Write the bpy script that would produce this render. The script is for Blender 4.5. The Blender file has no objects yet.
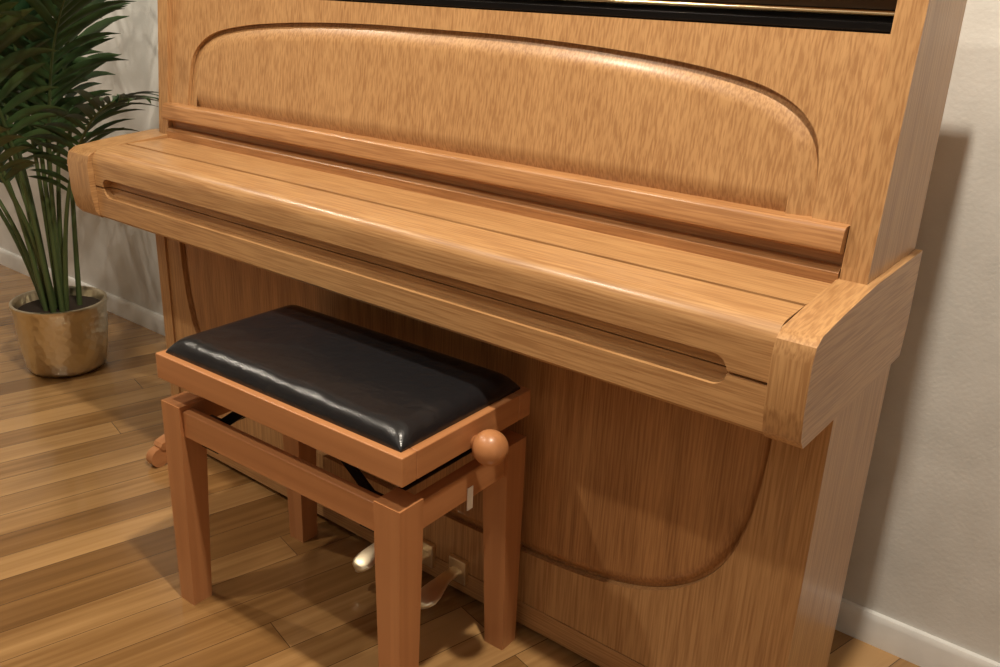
import bpy, bmesh, math, random
from mathutils import Vector, Matrix
random.seed(7)
S = 1.08   # metres per model unit
scene = bpy.context.scene
try:
    scene.view_settings.view_transform = 'Standard'
except Exception as e:
    print(e)

# ---------------------------------------------------------------- materials
def new_mat(name):
    m = bpy.data.materials.new(name); m.use_nodes = True
    nt = m.node_tree
    return m, nt, nt.nodes, nt.links, nt.nodes['Principled BSDF']

def plain(name, col, rough=.5, metal=0., coat=0., spec=.5):
    m, nt, N, L, b = new_mat(name)
    n = N.new('ShaderNodeTexNoise'); n.inputs['Scale'].default_value = 30
    tc = N.new('ShaderNodeTexCoord'); L.new(tc.outputs['Object'], n.inputs['Vector'])
    mx = N.new('ShaderNodeMix'); mx.data_type = 'RGBA'
    mx.inputs[6].default_value = (*[c*.9 for c in col], 1); mx.inputs[7].default_value = (*[min(1, c*1.08) for c in col], 1)
    L.new(n.outputs['Fac'], mx.inputs[0]); L.new(mx.outputs[2], b.inputs['Base Color'])
    b.inputs['Roughness'].default_value = rough; b.inputs['Metallic'].default_value = metal
    b.inputs['Coat Weight'].default_value = coat
    b.inputs['Specular IOR Level'].default_value = spec
    return m

def wood(name, light, dark, axis='X', pore=330, fig=8, rings=14, figamt=.25, rough=.37, coat=.22, bump=.06, seed=0., contrast=1.2, lo=.37, hi=.60):
    m, nt, N, L, b = new_mat(name)
    tc = N.new('ShaderNodeTexCoord')
    ai = 'XYZ'.index(axis)
    def mapped(across, along):
        mp = N.new('ShaderNodeMapping')
        s = [across]*3; s[ai] = along
        mp.inputs['Scale'].default_value = s
        mp.inputs['Location'].default_value = (seed, seed*1.7, seed*.6)
        L.new(tc.outputs['Object'], mp.inputs['Vector'])
        return mp
    m1 = mapped(pore, pore*.030)
    n1 = N.new('ShaderNodeTexNoise'); n1.inputs['Scale'].default_value = 1; n1.inputs['Detail'].default_value = 2
    n1.inputs['Roughness'].default_value = .5
    L.new(m1.outputs[0], n1.inputs['Vector'])
    m2 = mapped(fig, fig*.13)
    n2 = N.new('ShaderNodeTexNoise'); n2.inputs['Scale'].default_value = 1; n2.inputs['Detail'].default_value = 1.5
    n2.inputs['Roughness'].default_value = .3
    L.new(m2.outputs[0], n2.inputs['Vector'])
    mu = N.new('ShaderNodeMath'); mu.operation = 'MULTIPLY'; mu.inputs[1].default_value = rings*2.6
    L.new(n2.outputs['Fac'], mu.inputs[0])
    si = N.new('ShaderNodeMath'); si.operation = 'SINE'; L.new(mu.outputs[0], si.inputs[0])
    mr = N.new('ShaderNodeMapRange'); mr.inputs[1].default_value = -1; mr.inputs[2].default_value = 1
    mr.inputs[3].default_value = .5-figamt*.5; mr.inputs[4].default_value = .5+figamt*.5
    L.new(si.outputs[0], mr.inputs[0])
    cr = N.new('ShaderNodeMapRange'); cr.inputs[1].default_value = lo; cr.inputs[2].default_value = hi
    cr.inputs[3].default_value = .5-.42*contrast; cr.inputs[4].default_value = .5+.42*contrast
    L.new(n1.outputs['Fac'], cr.inputs[0])
    ad = N.new('ShaderNodeMath'); ad.operation = 'ADD'; L.new(mr.outputs[0], ad.inputs[0]); L.new(cr.outputs[0], ad.inputs[1])
    hf = N.new('ShaderNodeMath'); hf.operation = 'MULTIPLY'; hf.inputs[1].default_value = .5; hf.use_clamp = True
    L.new(ad.outputs[0], hf.inputs[0])
    n3 = N.new('ShaderNodeTexNoise'); n3.inputs['Scale'].default_value = 2.2
    L.new(tc.outputs['Object'], n3.inputs['Vector'])
    mx = N.new('ShaderNodeMix'); mx.data_type = 'RGBA'
    mx.inputs[6].default_value = (*dark, 1); mx.inputs[7].default_value = (*light, 1)
    L.new(hf.outputs[0], mx.inputs[0])
    hs = N.new('ShaderNodeHueSaturation')
    mv = N.new('ShaderNodeMapRange'); mv.inputs[3].default_value = .94; mv.inputs[4].default_value = 1.06
    L.new(n3.outputs['Fac'], mv.inputs[0]); L.new(mv.outputs[0], hs.inputs['Value'])
    L.new(mx.outputs[2], hs.inputs['Color']); L.new(hs.outputs[0], b.inputs['Base Color'])
    b.inputs['Roughness'].default_value = rough
    b.inputs['Coat Weight'].default_value = coat; b.inputs['Coat Roughness'].default_value = .2
    if bump:
        bp = N.new('ShaderNodeBump'); bp.inputs['Strength'].default_value = bump; bp.inputs['Distance'].default_value = .001
        L.new(cr.outputs[0], bp.inputs['Height']); L.new(bp.outputs[0], b.inputs['Normal'])
    return m

OAK_L = (.59, .342, .148); OAK_D = (.31, .145, .052)
oak_x = wood('oak_veneer_x', OAK_L, OAK_D, 'X')
oak_y = wood('oak_veneer_y', OAK_L, OAK_D, 'Y', seed=3)
oak_z = wood('oak_veneer_z', OAK_L, OAK_D, 'Z', seed=1)
oak_fig = wood('oak_veneer_figured', (.51, .258, .099), (.245, .103, .034), 'Z', fig=4, rings=42, figamt=.65, seed=5)
oak_ledge = wood('oak_veneer_ledge', (.52, .268, .108), (.28, .120, .043), 'X', seed=9)
SL = (.52, .232, .092); SD = (.41, .168, .062)
stool_x = wood('alder_x', SL, SD, 'X', pore=60, fig=5, rings=8, figamt=.3, rough=.38, coat=.15, bump=.03)
stool_y = wood('alder_y', SL, SD, 'Y', pore=60, fig=5, rings=8, figamt=.3, rough=.38, coat=.15, bump=.03)
stool_z = wood('alder_z', SL, SD, 'Z', pore=60, fig=5, rings=8, figamt=.3, rough=.38, coat=.15, bump=.03)
black_gap = plain('dark_interior', (.012, .009, .007), .7)
iron = plain('black_steel', (.02, .02, .022), .35, .8)
brass = plain('brass', (.80, .64, .38), .22, 1.)
pedal_m = plain('pedal_brass', (.92, .80, .57), .36, 1.)
paper = plain('paper_tag', (.92, .91, .88), .8)
leather_m, nt, N, L, b = new_mat('black_leather')
b.inputs['Base Color'].default_value = (.011, .011, .0125, 1); b.inputs['Roughness'].default_value = .25
n = N.new('ShaderNodeTexVoronoi'); n.inputs['Scale'].default_value = 420
tc = N.new('ShaderNodeTexCoord'); L.new(tc.outputs['Object'], n.inputs['Vector'])
bp = N.new('ShaderNodeBump'); bp.inputs['Strength'].default_value = .3; bp.inputs['Distance'].default_value = .0006
L.new(n.outputs['Distance'], bp.inputs['Height'])
nn_ = N.new('ShaderNodeTexNoise'); nn_.inputs['Scale'].default_value = 14; nn_.inputs['Detail'].default_value = 3
L.new(tc.outputs['Object'], nn_.inputs['Vector'])
bp2 = N.new('ShaderNodeBump'); bp2.inputs['Strength'].default_value = .6; bp2.inputs['Distance'].default_value = .009
L.new(nn_.outputs['Fac'], bp2.inputs['Height']); L.new(bp.outputs[0], bp2.inputs['Normal']); L.new(bp2.outputs[0], b.inputs['Normal'])

# floor planks
floor_m, nt, N, L, b = new_mat('plank_floor')
tc = N.new('ShaderNodeTexCoord')
mp = N.new('ShaderNodeMapping'); mp.inputs['Rotation'].default_value = (0, 0, -math.radians(90-14))
L.new(tc.outputs['Object'], mp.inputs['Vector'])
br = N.new('ShaderNodeTexBrick'); br.offset = .37; br.offset_frequency = 3; br.squash = 1.25; br.squash_frequency = 2
br.inputs['Color1'].default_value = (0, 0, 0, 1); br.inputs['Color2'].default_value = (1, 1, 1, 1)
br.inputs['Mortar'].default_value = (.5, .5, .5, 1)
br.inputs['Scale'].default_value = 1; br.inputs['Brick Width'].default_value = .83; br.inputs['Row Height'].default_value = .080
br.inputs['Mortar Size'].default_value = .0008; br.inputs['Mortar Smooth'].default_value = .3; br.inputs['Bias'].default_value = 0
L.new(mp.outputs[0], br.inputs['Vector'])
sc = N.new('ShaderNodeVectorMath'); sc.operation = 'MULTIPLY'; sc.inputs[1].default_value = (2.5, 60, 1)
L.new(mp.outputs[0], sc.inputs[0])
off = N.new('ShaderNodeVectorMath'); off.operation = 'ADD'
L.new(sc.outputs[0], off.inputs[0])
cm = N.new('ShaderNodeVectorMath'); cm.operation = 'SCALE'; cm.inputs['Scale'].default_value = 37
L.new(br.outputs['Color'], cm.inputs[0]); L.new(cm.outputs[0], off.inputs[1])
gn = N.new('ShaderNodeTexNoise'); gn.inputs['Scale'].default_value = 1; gn.inputs['Detail'].default_value = 4
L.new(off.outputs[0], gn.inputs['Vector'])
sc2 = N.new('ShaderNodeVectorMath'); sc2.operation = 'MULTIPLY'; sc2.inputs[1].default_value = (.16, .16, 1)
L.new(off.outputs[0], sc2.inputs[0])
gn2 = N.new('ShaderNodeTexNoise'); gn2.inputs['Scale'].default_value = 1; gn2.inputs['Detail'].default_value = 2
L.new(sc2.outputs[0], gn2.inputs['Vector'])
m1 = N.new('ShaderNodeMath'); m1.operation = 'MULTIPLY_ADD'; m1.inputs[1].default_value = .50
L.new(br.outputs['Color'], m1.inputs[0])
m2 = N.new('ShaderNodeMath'); m2.operation = 'MULTIPLY'; m2.inputs[1].default_value = .60
L.new(gn.outputs['Fac'], m2.inputs[0]); L.new(m2.outputs[0], m1.inputs[2])
m3 = N.new('ShaderNodeMath'); m3.operation = 'MULTIPLY_ADD'; m3.inputs[1].default_value = .5
L.new(gn2.outputs['Fac'], m3.inputs[0]); L.new(m1.outputs[0], m3.inputs[2])
cr = N.new('ShaderNodeValToRGB'); e = cr.color_ramp.elements
e[0].position = .28; e[0].color = (.135, .062, .018, 1)
e[1].position = 1.0; e[1].color = (.46, .265, .105, 1)
x = e.new(.65); x.color = (.255, .130, .043, 1)
L.new(m3.outputs[0], cr.inputs[0])
mm = N.new('ShaderNodeMix'); mm.data_type = 'RGBA'; mm.inputs[7].default_value = (.07, .032, .014, 1)
L.new(cr.outputs[0], mm.inputs[6]); L.new(br.outputs['Fac'], mm.inputs[0])
L.new(mm.outputs[2], b.inputs['Base Color'])
b.inputs['Roughness'].default_value = .25; b.inputs['Coat Weight'].default_value = .5; b.inputs['Coat Roughness'].default_value = .12
bp = N.new('ShaderNodeBump'); bp.inputs['Strength'].default_value = .15; bp.inputs['Distance'].default_value = .001
L.new(gn.outputs['Fac'], bp.inputs['Height']); L.new(bp.outputs[0], b.inputs['Normal'])

# wall plaster
wall_m, nt, N, L, b = new_mat('textured_wallpaper')
tc = N.new('ShaderNodeTexCoord')
n1 = N.new('ShaderNodeTexNoise'); n1.inputs['Scale'].default_value = 9; n1.inputs['Detail'].default_value = 6
L.new(tc.outputs['Object'], n1.inputs['Vector'])
cr = N.new('ShaderNodeValToRGB'); e = cr.color_ramp.elements
e[0].position = .3; e[0].color = (.60, .59, .56, 1); e[1].position = .7; e[1].color = (.71, .70, .67, 1)
L.new(n1.outputs['Fac'], cr.inputs[0]); L.new(cr.outputs[0], b.inputs['Base Color'])
n2 = N.new('ShaderNodeTexNoise'); n2.inputs['Scale'].default_value = 160; n2.inputs['Detail'].default_value = 3
L.new(tc.outputs['Object'], n2.inputs['Vector'])
bp = N.new('ShaderNodeBump'); bp.inputs['Strength'].default_value = .25; bp.inputs['Distance'].default_value = .002
L.new(n2.outputs['Fac'], bp.inputs['Height']); L.new(bp.outputs[0], b.inputs['Normal'])
b.inputs['Roughness'].default_value = .8
ceil_m = plain('ceiling_paint', (.75, .73, .69), .9)
base_m = plain('white_trim_paint', (.80, .80, .78), .45)

# ---------------------------------------------------------------- mesh helpers
def root(name, loc=(0, 0, 0), rotz=0):
    o = bpy.data.objects.new(name, None); scene.collection.objects.link(o)
    o.location = Vector(loc)*S; o.rotation_euler = (0, 0, rotz); o.empty_display_size = .1
    return o

def finish(name, bm, mat, parent=None, bevel=0, seg=3, sharp=38, smooth=True, wn=True):
    if bevel:
        ed = [e for e in bm.edges if len(e.link_faces) == 2 and e.calc_face_angle(0) > math.radians(25)]
        bmesh.ops.bevel(bm, geom=ed, offset=bevel, segments=seg, profile=.5, affect='EDGES', clamp_overlap=True)
    bmesh.ops.recalc_face_normals(bm, faces=bm.faces[:])
    off = Vector((0, 0, 0))
    if parent is not None: off = parent.location/S
    for v in bm.verts: v.co = (v.co-off)*S
    me = bpy.data.meshes.new(name); bm.to_mesh(me); bm.free()
    if smooth:
        for p in me.polygons: p.use_smooth = True
        me.set_sharp_from_angle(angle=math.radians(sharp))
    me.materials.append(mat)
    o = bpy.data.objects.new(name, me); scene.collection.objects.link(o)
    if parent is not None: o.parent = parent
    if smooth and wn:
        w = o.modifiers.new('wn', 'WEIGHTED_NORMAL'); w.keep_sharp = True
    return o

def box(name, x0, x1, y0, y1, z0, z1, mat, parent=None, bevel=0, seg=3):
    bm = bmesh.new()
    bmesh.ops.create_cube(bm, size=1)
    for v in bm.verts:
        v.co = Vector(((x0+x1)/2+v.co.x*(x1-x0), (y0+y1)/2+v.co.y*(y1-y0), (z0+z1)/2+v.co.z*(z1-z0)))
    return finish(name, bm, mat, parent, bevel, seg)

def prof_x(name, pts, x0, x1, mat, parent=None, bevel=0, seg=3, sharp=38):
    bm = bmesh.new()
    a = [bm.verts.new((x0, p[0], p[1])) for p in pts]; c = [bm.verts.new((x1, p[0], p[1])) for p in pts]
    k = len(pts)
    bm.faces.new(a); bm.faces.new(c[::-1])
    for i in range(k): bm.faces.new((a[i], c[i], c[(i+1) % k], a[(i+1) % k]))
    return finish(name, bm, mat, parent, bevel, seg, sharp)

def cyl(bm, p0, p1, r0, r1=None, seg=20, cap=True):
    if r1 is None: r1 = r0
    p0 = Vector(p0); p1 = Vector(p1); d = (p1-p0).normalized()
    a = d.orthogonal().normalized(); c = d.cross(a)
    A = []; B = []
    for i in range(seg):
        t = 2*math.pi*i/seg; o = a*math.cos(t)+c*math.sin(t)
        A.append(bm.verts.new(p0+o*r0)); B.append(bm.verts.new(p1+o*r1))
    for i in range(seg):
        bm.faces.new((A[i], A[(i+1) % seg], B[(i+1) % seg], B[i]))
    if cap: bm.faces.new(A[::-1]); bm.faces.new(B)

def cylinder(name, p0, p1, r, mat, parent=None, r1=None, seg=24, bevel=0, bseg=2):
    bm = bmesh.new(); cyl(bm, p0, p1, r, r1, seg)
    return finish(name, bm, mat, parent, bevel, bseg)

def lathe(name, prof, cx, cy, mat, parent=None, seg=64, sharp=40):
    bm = bmesh.new(); rings = []
    for r, z in prof:
        if r < 1e-6: rings.append([bm.verts.new((cx, cy, z))]); continue
        rings.append([bm.verts.new((cx+r*math.cos(2*math.pi*i/seg), cy+r*math.sin(2*math.pi*i/seg), z)) for i in range(seg)])
    for a, c in zip(rings, rings[1:]):
        for i in range(seg):
            j = (i+1) % seg
            if len(a) == 1: bm.faces.new((a[0], c[j], c[i]))
            elif len(c) == 1: bm.faces.new((a[i], a[j], c[0]))
            else: bm.faces.new((a[i], a[j], c[j], c[i]))
    return finish(name, bm, mat, parent, 0, sharp=sharp, wn=False)

def catmull(pts, n=8):
    out = []
    P = [pts[0]]+list(pts)+[pts[-1]]
    for i in range(1, len(P)-2):
        for k in range(n):
            t = k/n; r = []
            for d in range(2):
                a, b_, c, e_ = P[i-1][d], P[i][d], P[i+1][d], P[i+2][d]
                r.append(.5*((2*b_)+(-a+c)*t+(2*a-5*b_+4*c-e_)*t*t+(-a+3*b_-3*c+e_)*t**3))
            out.append(tuple(r))
    out.append(tuple(pts[-1])); return out

def offset_loop(loop, d):
    n = len(loop); area = sum(loop[i][0]*loop[(i+1) % n][1]-loop[(i+1) % n][0]*loop[i][1] for i in range(n))
    s = 1 if area > 0 else -1
    out = []
    for i in range(n):
        p0, p, p1 = Vector(loop[i-1]), Vector(loop[i]), Vector(loop[(i+1) % n])
        e0 = (p-p0).normalized(); e1 = (p1-p).normalized()
        n0 = Vector((-e0.y, e0.x))*s; n1 = Vector((-e1.y, e1.x))*s
        nn = (n0+n1); nn.normalize()
        c = max(.5, nn.dot(n0))
        out.append(tuple(p+nn*d/c))
    return out

def framed_panel(prefix, rect, loop, P, mat_frame, mat_field, parent, step, band, rise, back=.02):
    """rect=(x0,x1,t0,t1); loop=closed outline [(x,t)]; P(x,t,n)->Vector."""
    bm = bmesh.new()
    x0, x1, t0, t1 = rect
    rc = [(x0, t0), (x1, t0), (x1, t1), (x0, t1)]
    rv = [bm.verts.new(P(x, t, 0)) for x, t in rc]
    lv = [bm.verts.new(P(x, t, 0)) for x, t in loop]
    E = [bm.edges.new((v[i], v[(i+1) % len(v)])) for v in (rv, lv) for i in range(len(v))]
    bmesh.ops.triangle_fill(bm, use_beauty=True, use_dissolve=False, edges=E)
    lb = [bm.verts.new(P(x, t, -step)) for x, t in loop]
    for i in range(len(lv)):
        j = (i+1) % len(lv); bm.faces.new((lv[i], lv[j], lb[j], lb[i]))
    rb = [bm.verts.new(P(x, t, -back)) for x, t in rc]
    for i in range(4):
        j = (i+1) % 4; bm.faces.new((rv[i], rv[j], rb[j], rb[i]))
    bm.faces.new(rb)
    finish(prefix+'_frame', bm, mat_frame, parent, 0, wn=False, sharp=20)
    bm = bmesh.new()
    spec = [(0.0006, -step), (0.004, -step), (.006, -step*.85)]
    for k in range(1, 7):
        a = k/6; spec.append((.006+band*a, -step*.85+(rise+step*.85)*math.sin(a*math.pi/2)))
    rings = [[bm.verts.new(P(x, t, nn)) for x, t in offset_loop(loop, d)] for d, nn in spec]
    for a, c in zip(rings, rings[1:]):
        for i in range(len(a)):
            j = (i+1) % len(a); bm.faces.new((a[i], a[j], c[j], c[i]))
    inner = rings[-1]
    bmesh.ops.triangle_fill(bm, use_beauty=True, use_dissolve=False, edges=[e for e in bm.edges if e.verts[0] in set(inner) and e.verts[1] in set(inner)])
    finish(prefix+'_field', bm, mat_field, parent, 0, wn=True, sharp=30)

# ---------------------------------------------------------------- room
WY = 1.385
def room_box(name, *a): return box(name, *a)
room_box('floor', -4.0, 1.6, -2.6, WY+.1, -.05, 0, floor_m)
room_box('ceiling', -4.0, 1.6, -2.6, WY+.1, 2.32, 2.37, ceil_m)
room_box('wall_back', -4.0, 1.6, WY, WY+.1, 0, 2.32, wall_m)
room_box('wall_left', -4.1, -4.0, -2.6, WY+.1, 0, 2.32, wall_m)
room_box('wall_right', 1.6, 1.7, -2.6, WY+.1, 0, 2.32, wall_m)
room_box('wall_front', -4.0, 1.6, -2.7, -2.6, 0, 2.32, wall_m)
prof_x('baseboard_back', [(WY, 0), (WY-.014, 0), (WY-.014, .045), (WY-.008, .055), (WY, .056)], -4.0, 1.6, base_m)

# ---------------------------------------------------------------- piano
piano = root('upright_piano', (-.978, 1.1, 0))
XL, XR = -1.695, -.272       # outside of side panels
T = .032
CX = -.9785
for nm, xa, xb in (('side_panel_left', XL, XL+T), ('side_panel_right', XR-T, XR)):
    prof_x(nm, [(1.014, .012), (1.014, .57), (1.042, .60), (1.046, .71), (1.078, 1.06), (1.24, 1.06), (1.24, .012)], xa, xb, oak_z, piano, .003, 2)
for nm, xa, xb in (('arm_left', XL-.040, XL+T+.002), ('arm_right', XR-T-.002, XR+.009)):
    pts = [(.874, .566), (.868, .60), (.867, .655), (.872, .673), (.886, .682), (.95, .690), (1.05, .699), (1.243, .703), (1.246, .60), (1.238, .556), (1.1, .5535), (.885, .5535)]
    ao = prof_x(nm, pts, xa, xb, oak_y, piano, .0045, 3)
    ao.data.materials.append(oak_z)
    for p in ao.data.polygons:
        if abs(p.normal.y) > .6: p.material_index = 1
xi0, xi1 = XL+T+.003, XR-T-.003
# key slip and lid front share a rounded finger groove along their joint
ZJ = .6155
slip = prof_x('key_slip', [(.884, .556), (.881, .560), (.880, ZJ-.002), (.882, ZJ-.0008), (.96, ZJ-.0008), (.96, .556)], xi0, xi1, oak_x, piano, 0, 1)
box('key_bed', xi0, xi1, .90, 1.02, .5535, .60, oak_x, piano, .002)
box('key_bed_core', xi0, xi1, .952, 1.045, .5985, .672, black_gap, piano)
pts = [(.882, ZJ+.0008), (.879, ZJ+.003), (.878, .658)]
for k in range(0, 8):
    a = math.pi*k/14
    pts.append((.901-.023*math.cos(a), .663+.023*math.sin(a)))
pts += [(.947, .689), (.949, .687), (.949, ZJ+.0008)]
lid = prof_x('key_lid_front', pts, xi0, xi1, oak_x, piano, 0, 2, sharp=50)
bm = bmesh.new()
gx0, gx1, gz0, gz1 = XL+.060, XR-.085, ZJ-.018, ZJ+.0195
r = (gz1-gz0)/2; loop = []
for k in range(17):
    a = -math.pi/2+math.pi*k/16; loop.append((gx1-r+r*math.cos(a), (gz0+gz1)/2+r*math.sin(a)))
for k in range(17):
    a = math.pi/2+math.pi*k/16; loop.append((gx0+r+r*math.cos(a), (gz0+gz1)/2+r*math.sin(a)))
A = [bm.verts.new((x, .86, z)) for x, z in loop]; B = [bm.verts.new((x, .896, z)) for x, z in loop]
bm.faces.new(A); bm.faces.new(B[::-1])
for i in range(len(A)):
    j = (i+1) % len(A); bm.faces.new((A[i], B[i], B[j], A[j]))
cut = finish('groove_cutter', bm, oak_x, piano, 0, smooth=False)
for ob in (lid, slip):
    bo = ob.modifiers.new('g', 'BOOLEAN'); bo.operation = 'DIFFERENCE'; bo.object = cut; bo.solver = 'EXACT'
    ob.modifiers.remove(ob.modifiers['wn'])
bpy.context.view_layer.update()
dg = bpy.context.evaluated_depsgraph_get()
for ob in (lid, slip):
    me = bpy.data.meshes.new_from_object(ob.evaluated_get(dg))
    ob.modifiers.clear(); ob.data = me
    for p in me.polygons: p.use_smooth = True
    me.set_sharp_from_angle(angle=math.radians(35))
    ob.modifiers.new('wn', 'WEIGHTED_NORMAL').keep_sharp = True
bpy.data.objects.remove(cut)
prof_x('key_lid_back', [(.9535, .674), (.9535, .6895), (1.05, .692), (1.05, .674)], xi0, xi1, oak_x, piano, .001, 2)
# fallboard + music ledge
prof_x('music_ledge', [(1.07, .690), (1.043, .690), (1.041, .706), (1.046, .711), (1.056, .713), (1.056, .727), (1.038, .729), (1.0335, .732),
                       (1.0325, .737), (1.037, .756), (1.0395, .7595), (1.044, .761), (1.07, .761)], xi0-.002, xi1+.002, oak_ledge, piano, .001, 2, sharp=40)
# music desk with arched raised field
yb, zb, yt, zt = 1.056, .752, 1.083, .970
dirv = Vector((0, yt-yb, zt-zb)); Lp = dirv.length; dirv.normalize(); nor = Vector((0, -dirv.z, dirv.y))
def PU(x, t, n): return Vector((x, yb, zb))+dirv*t+nor*n
half = [(0, .938), (.15, .9375), (.30, .932), (.42, .923), (.50, .912), (.55, .900), (.587, .882), (.611, .858), (.621, .83), (.626, .79), (.627, .756)]
h = catmull(half, 6)
loop = [(CX+x, (z-zb)/ (zt-zb)*Lp) for x, z in h]
loop = loop+[(CX-x, (z-zb)/(zt-zb)*Lp) for x, z in h[::-1][:-1]]
framed_panel('music_desk', (xi0-.002, xi1+.002, 0, Lp), loop, PU, oak_z, oak_z, piano, .008, .026, .001)
# lower front panel
def PD(x, t, n): return Vector((x, 1.018-n, t))
half = [(0, .146), (.15, .147), (.30, .152), (.40, .162), (.49, .186), (.557, .228), (.600, .285), (.624, .355), (.634, .43), (.637, .50), (.637, .549)]
h = catmull(half, 6)
loop = [(CX+x, z) for x, z in h]+[(CX-x, z) for x, z in h[::-1][:-1]]
framed_panel('lower_front', (xi0-.0025, xi1+.0025, .055, .5534), loop, PD, oak_z, oak_fig, piano, .011, .018, -.002)
box('toe_rail', xi0-.002, xi1+.002, 1.016, 1.05, .012, .0545, oak_x, piano, .001)
box('bottom_board', XL+T, XR-T, 1.05, 1.235, .012, .03, oak_x, piano)
box('back_board', XL+T, XR-T, 1.215, 1.236, .03, 1.055, oak_ledge, piano)
box('iron_frame', XL+T, XR-T, 1.13, 1.15, .72, 1.03, black_gap, piano)
box('hammer_rail', XL+T, XR-T, 1.094, 1.104, .972, .981, iron, piano, .001)
cylinder('brass_rail', (XL+T, 1.112, .99), (XR-T, 1.112, .99), .004, brass, piano)
box('felt_rail', XL+T, XR-T, 1.118, 1.128, .995, 1.012, plain('felt', (.10, .06, .03), .9), piano)
box('top_lid', XL-.008, XR+.008, 1.055, 1.25, 1.061, 1.079, oak_x, piano, .004)
# toe blocks with wooden casters
for nm, xa, xb in (('toe_block_left', XL+.050, XL+.078), ('toe_block_right', XR-.060, XR-.032)):
    prof_x(nm, [(1.015, .030), (1.015, .062), (.955, .060), (.935, .054), (.930, .046), (.935, .038), (.955, .034)], xa, xb, stool_y, piano, .003, 3)
    cylinder(nm.replace('block', 'wheel'), (xa+.003, .930, .0215), (xb-.003, .930, .0215), .0215, stool_y, piano, seg=32, bevel=.007, bseg=4)
for cx_ in (XL+.03, XR-.03):
    cylinder('rear_wheel', (cx_-.01, 1.2, .010), (cx_+.01, 1.2, .010), .010, iron, piano)
# pedals
for i, px in enumerate((-.843, -.919, -.995)):
    bm = bmesh.new()
    path = [(1.03, .056, .012), (1.0, .061, .012), (.975, .060, .013), (.957, .055, .018), (.943, .050, .0215), (.930, .045, .0215), (.921, .041, .016), (.916, .038, .005)]
    rows = []
    for y, z, w in path:
        rows.append([bm.verts.new((px-w, y, z-.002)), bm.verts.new((px-w*.7, y, z+.003)), bm.verts.new((px+w*.7, y, z+.003)), bm.verts.new((px+w, y, z-.002)), bm.verts.new((px+w*.7, y, z-.006)), bm.verts.new((px-w*.7, y, z-.006))])
    for a, c in zip(rows, rows[1:]):
        for k in range(6):
            j = (k+1) % 6; bm.faces.new((a[k], a[j], c[j], c[k]))
    bm.faces.new(rows[0]); bm.faces.new(rows[-1][::-1])
    finish('pedal_%d' % (i+1), bm, pedal_m, piano, 0, sharp=70)
    box('pedal_plate_%d' % (i+1), px-.019, px+.019, 1.008, 1.018, .034, .080, pedal_m, piano, .002)

# ---------------------------------------------------------------- stool
SC = Vector((-.948, .846, 0))
st = root('piano_stool', SC, math.radians(1.5))
x0, x1, y0, y1 = -1.204, -.690, .704, .982
zt_, zb_ = .455, .413
w = .028
box('seat_apron_front', x0, x1, y0, y0+w, zb_, zt_, stool_x, st, .002)
box('seat_apron_back', x0, x1, y1-w, y1, zb_, zt_, stool_x, st, .002)
box('seat_apron_left', x0, x0+w, y0+w, y1-w, zb_, zt_, stool_y, st, .002)
box('seat_apron_right', x1-w, x1, y0+w, y1-w, zb_, zt_, stool_y, st, .002)
box('seat_board', x0+w, x1-w, y0+w, y1-w, zt_-.014, zt_-.001, stool_x, st)
# cushion
bm = bmesh.new(); nu, nv = 64, 48
cx_, cy_ = (x0+x1)/2, (y0+y1)/2; hx, hy = (x1-x0)/2-.012, (y1-y0)/2-.011
grid = []
for i in range(nu+1):
    row = []
    for j in range(nv+1):
        u = math.sin((i/nu*2-1)*math.pi/2); v = math.sin((j/nv*2-1)*math.pi/2)
        du = (1-abs(u))*hx; dv = (1-abs(v))*hy
        def lift(d, R):
            d = min(d, R); return math.sqrt(max(0, 1-(1-d/R)**2))
        z = .008+.024*lift(du, .032)*lift(dv, .030)
        z += .002*(1-u*u)*(1-v*v)
        row.append(bm.verts.new((cx_+u*hx, cy_+v*hy, zt_+z-.006)))
    grid.append(row)
for i in range(nu):
    for j in range(nv):
        bm.faces.new((grid[i][j], grid[i+1][j], grid[i+1][j+1], grid[i][j+1]))
be = [e for e in bm.edges if e.is_boundary]
ex = bmesh.ops.extrude_edge_only(bm, edges=be)
for g in ex['geom']:
    if isinstance(g, bmesh.types.BMVert): g.co.z = zt_-.0005
finish('cushion', bm, leather_m, st, 0, sharp=80, wn=False)
# legs
LT = .374
lx0, lx1, ly0, ly1 = -1.204, -.696, .706, .985
for nm, ax, ay, sx, sy in (('leg_1', lx0, ly0, 1, 1), ('leg_2', lx1, ly0, -1, 1), ('leg_3', lx0, ly1, 1, -1), ('leg_4', lx1, ly1, -1, -1)):
    bm = bmesh.new()
    lv = []
    for z, t in ((0, .036), (.30, .045), (LT, .046)):
        lv.append([bm.verts.new((ax, ay, z)), bm.verts.new((ax+sx*t, ay, z)), bm.verts.new((ax+sx*t, ay+sy*t, z)), bm.verts.new((ax, ay+sy*t, z))])
    for a, c in zip(lv, lv[1:]):
        for k in range(4):
            j = (k+1) % 4; bm.faces.new((a[k], a[j], c[j], c[k]))
    bm.faces.new(lv[0]); bm.faces.new(lv[-1])
    finish(nm, bm, stool_z, st, .003, 2)
ra, rb = .322, .366
box('rail_front', lx0+.044, lx1-.044, ly0+.006, ly0+.026, ra, rb, stool_x, st, .002)
box('rail_back', lx0+.044, lx1-.044, ly1-.026, ly1-.006, ra, rb, stool_x, st, .002)
box('rail_left', lx0+.006, lx0+.026, ly0+.044, ly1-.044, ra, rb, stool_y, st, .002)
box('rail_right', lx1-.026, lx1-.006, ly0+.044, ly1-.044, ra, rb, stool_y, st, .002)
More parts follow.
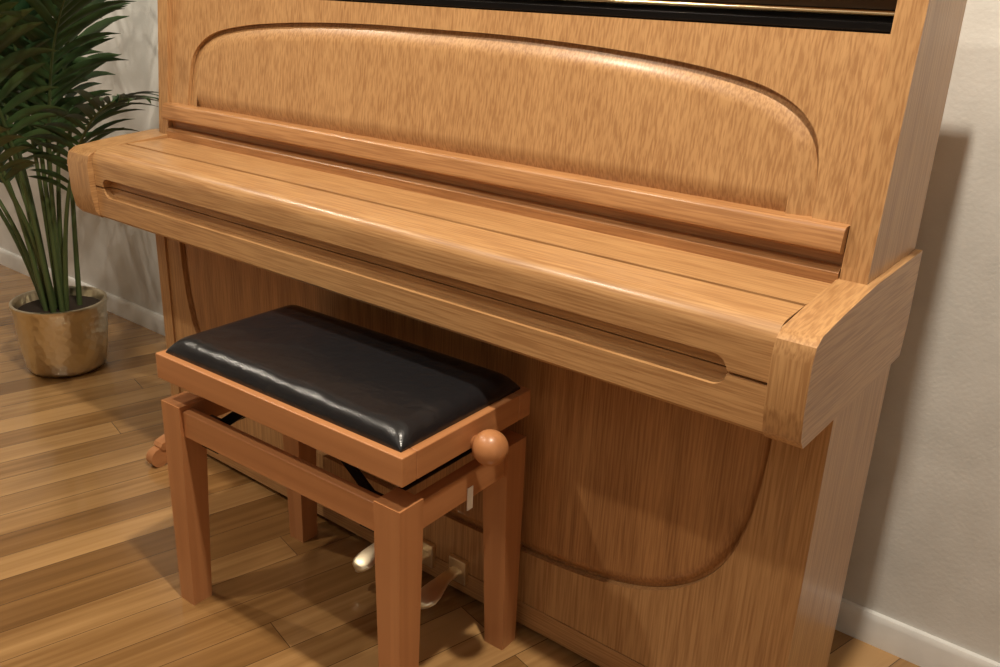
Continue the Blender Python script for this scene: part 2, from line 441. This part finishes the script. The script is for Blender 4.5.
# lift mechanism
for k, yy in enumerate((.750, .935)):
    for j, (xa, xb) in enumerate(((-1.125, -1.01), (-.775, -.89))):
        bm = bmesh.new()
        a = Vector((xa, yy, .335)); c = Vector((xb, yy, .422)); d = (c-a).normalized(); nn = Vector((-d.z, 0, d.x))*.008
        vs = []
        for yo in (-.0025, .0025):
            vs.append([bm.verts.new(p+Vector((0, yo, 0))) for p in (a-nn, c-nn, c+nn, a+nn)])
        bm.faces.new(vs[0]); bm.faces.new(vs[1][::-1])
        for q in range(4):
            r_ = (q+1) % 4; bm.faces.new((vs[0][q], vs[1][q], vs[1][r_], vs[0][r_]))
        finish('lift_arm_%d%d' % (k, j), bm, iron, st, .001, 1)
for j, xx in enumerate((-1.125, -.775)):
    cylinder('lift_axle_%d' % j, (xx, .732, .338), (xx, .959, .338), .005, iron, st)
    box('lift_bracket_%d' % j, xx-.02, xx+.02, .732, .756, .302, .350, iron, st, .001)
KZ, KY = .421, .850
cylinder('spindle', (x0-.008, KY, KZ), (x1+.010, KY, KZ), .006, iron, st)
for nm, sx, xx in (('height_knob_right', 1, x1), ('height_knob_left', -1, x0)):
    bm = bmesh.new()
    prof = [(0.0, .010), (.0045, .0115)]
    for k in range(0, 17):
        a = math.radians(28 + (180-28)*k/16)
        prof.append((.0265-.025*math.cos(a), .025*math.sin(a)))
    seg = 32; rings = []
    for dx, rr in prof:
        if rr < 1e-4: rr = 1e-4
        rings.append([bm.verts.new((xx+sx*dx, KY+rr*math.cos(2*math.pi*i/seg), KZ+rr*math.sin(2*math.pi*i/seg))) for i in range(seg)])
    for a, c in zip(rings, rings[1:]):
        for i in range(seg):
            j = (i+1) % seg; bm.faces.new((a[i], a[j], c[j], c[i]))
    bm.faces.new(rings[0]); bm.faces.new(rings[-1])
    finish(nm, bm, stool_x, st, 0, sharp=60, wn=False)
# tag hanging on right rail
box('care_tag', lx1-.0058, lx1-.0045, .852, .864, .306, .342, paper, st)

# ---------------------------------------------------------------- plant
pcx, pcy = -2.285, 1.072
pl = root('potted_palm', (pcx, pcy, 0))
pot_m, nt, N, L, b = new_mat('hammered_metal_pot')
b.inputs['Base Color'].default_value = (.70, .635, .49, 1); b.inputs['Metallic'].default_value = 1; b.inputs['Roughness'].default_value = .30
tc = N.new('ShaderNodeTexCoord')
n = N.new('ShaderNodeTexVoronoi'); n.inputs['Scale'].default_value = 55; L.new(tc.outputs['Object'], n.inputs['Vector'])
bp = N.new('ShaderNodeBump'); bp.inputs['Strength'].default_value = .5; bp.inputs['Distance'].default_value = .003
L.new(n.outputs['Distance'], bp.inputs['Height']); L.new(bp.outputs[0], b.inputs['Normal'])
pr = [(0, .001), (.080, .001), (.092, .005), (.099, .016), (.106, .06), (.111, .12), (.114, .176), (.117, .181), (.117, .190), (.111, .191), (.107, .185), (.103, .15), (0, .149)]
lathe('pot', pr, pcx, pcy, pot_m, pl)
lathe('soil', [(.1035, .150), (.1045, .165), (.06, .170), (0, .172)], pcx, pcy, plain('soil', (.03, .018, .01), .95), pl)
leaf_m, nt, N, L, b = new_mat('palm_leaf')
tc = N.new('ShaderNodeTexCoord'); n = N.new('ShaderNodeTexNoise'); n.inputs['Scale'].default_value = 8
L.new(tc.outputs['Object'], n.inputs['Vector'])
cr = N.new('ShaderNodeValToRGB'); e = cr.color_ramp.elements
e[0].position = .3; e[0].color = (.014, .040, .016, 1); e[1].position = .75; e[1].color = (.065, .125, .04, 1)
L.new(n.outputs['Fac'], cr.inputs[0]); L.new(cr.outputs[0], b.inputs['Base Color'])
b.inputs['Roughness'].default_value = .34
stem_m = plain('palm_stem', (.075, .11, .035), .5)

def clampy(p):
    p = p.copy(); lim = WY-.03
    if p.y > lim: p.y = lim-(p.y-lim)*.15
    if p.x > XL-.052 and p.y > .84: p.x = XL-.052
    return p
bl = bmesh.new(); bs = bmesh.new()
def frond(base, az, tilt0, tilt1, length, leaf=.17, start=.38):
    n = 26; pts = []; p = Vector(base)
    for i in range(n+1):
        t = i/n; pts.append(p.copy())
        tl = tilt0+(tilt1-tilt0)*t**1.8
        d = Vector((math.cos(az)*math.sin(tl), math.sin(az)*math.sin(tl), math.cos(tl)))
        p = p+d*(length/n)
    for i in range(n):
        t = i/n
        cyl(bs, clampy(pts[i]), clampy(pts[i+1]), .0062*(1-t)+.0012, .0062*(1-t-1/n)+.0012, 6, cap=False)
    side = Vector((-math.sin(az), math.cos(az), 0))
    m = 19
    for k in range(m):
        t = start+(1-start)*(k+.5)/m
        for sg in (-1, 1):
            tj = min(.995, t+random.uniform(-.008, .008)+sg*.004)
            f = tj*n; i = min(n-1, int(f)); q = pts[i].lerp(pts[i+1], f-i)
            tan = (pts[i+1]-pts[i]).normalized(); up = side.cross(tan).normalized()
            if up.z < 0: up = -up
            s_ = max(0, (tj-start)/(1-start))
            ll = leaf*(math.sin(math.pi*(.20+.70*min(1, s_)))**.6)*random.uniform(.88, 1.1)
            ang = math.radians(54-30*s_+random.uniform(-7, 7))
            d0 = (tan*math.cos(ang)+side*sg*math.sin(ang)+up*random.uniform(.12, .32)).normalized()
            wv = d0.cross(up).normalized()
            pr = None
            c = q.copy(); dd = d0.copy(); ns = 7
            droop = random.uniform(.05, .11)
            for a in range(ns+1):
                tt = a/ns
                wd = .0098*math.sin(math.pi*(.10+.87*tt))**.75 if a < ns else .0004
                wd *= ll/.16
                L_ = bl.verts.new(clampy(c-wv*wd+up*wd*.35)); M_ = bl.verts.new(clampy(c)); R_ = bl.verts.new(clampy(c+wv*wd+up*wd*.35))
                if pr:
                    bl.faces.new((pr[0], pr[1], M_, L_)); bl.faces.new((pr[1], pr[2], R_, M_))
                pr = (L_, M_, R_)
                dd = (dd+Vector((0, 0, -droop-.05*tt))).normalized()
                c = c+dd*(ll/ns)
# (azimuth deg, tilt start, tilt end, length, leaf)
F = [(-12, 6, 74, 1.00, .19), (10, 5, 50, 1.08, .19), (-45, 8, 70, 1.02, .20), (-80, 6, 60, 1.08, .20), (-115, 8, 75, .98, .20),
     (-155, 7, 66, 1.05, .20), (175, 6, 78, .98, .18), (-20, 3, 25, 1.22, .19), (-95, 3, 28, 1.25, .19),
     (-170, 4, 32, 1.2, .19), (-60, 12, 92, .82, .17), (-140, 13, 100, .80, .18), (-3, 12, 92, .83, .16), (60, 3, 15, 1.15, .15),
     (-30, 6, 52, .98, .18), (-8, 4, 40, 1.12, .18), (-125, 9, 88, .78, .18), (-160, 11, 92, .76, .18)]
for az, a0, a1, ln, lf in F:
    az = math.radians(az); rr = random.uniform(.012, .055)
    frond((pcx+rr*math.cos(az), pcy+rr*math.sin(az), .160), az, math.radians(a0), math.radians(a1), ln, lf, random.uniform(.40, .48))
finish('leaves', bl, leaf_m, pl, 0, sharp=80, wn=False)
finish('stems', bs, stem_m, pl, 0, sharp=80, wn=False)

# ---------------------------------------------------------------- lights
def spot(name, loc, target, power, size=150, blend=.6, rad=.05, col=(1, .89, .73)):
    l = bpy.data.lights.new(name, 'SPOT'); l.energy = power; l.spot_size = math.radians(size); l.spot_blend = blend
    l.shadow_soft_size = rad; l.color = col
    o = bpy.data.objects.new(name, l); scene.collection.objects.link(o)
    o.location = Vector(loc)*S
    o.rotation_euler = (Vector(target)-Vector(loc)).to_track_quat('-Z', 'Y').to_euler()
    return o
spot('ceiling_spot_right', (-.28, .56, 2.26), (-.6, .80, 0), 150, rad=.04)
spot('ceiling_spot_left', (-1.55, -.05, 2.26), (-1.25, .8, .6), 74, rad=.04)
spot('ceiling_spot_far', (-2.75, .45, 2.26), (-2.8, .5, 0), 66, rad=.04)
w = bpy.data.worlds.new('world'); scene.world = w; w.use_nodes = True
w.node_tree.nodes['Background'].inputs[0].default_value = (1, .93, .85, 1); w.node_tree.nodes['Background'].inputs[1].default_value = .3
al = bpy.data.lights.new('area_fill_light', 'AREA'); al.energy = 9; al.shape = 'RECTANGLE'; al.size = 2.2; al.size_y = 1.6; al.color = (1, .96, .9)  # unseen area light added as soft fill, not a room fixture
ao = bpy.data.objects.new('area_fill_light', al); scene.collection.objects.link(ao); ao.location = (-.4, -1.4, 2.45)

# ---------------------------------------------------------------- camera
cam = bpy.data.cameras.new('camera'); co = bpy.data.objects.new('camera', cam); scene.collection.objects.link(co)
cam.sensor_width = 36; cam.lens = 32.54; cam.clip_start = .02
right = Vector((.7846, .6185, .0394)); up = -Vector((.2498, -.2571, -.9335)); fw = Vector((-.5674, .7425, -.3565))
fw.normalize(); right = (right-fw*right.dot(fw)).normalized(); up = right.cross(fw)
M = Matrix((right, up, -fw)).transposed().to_4x4(); M.translation = Vector((0, 0, 1))*S
co.matrix_world = M
scene.camera = co
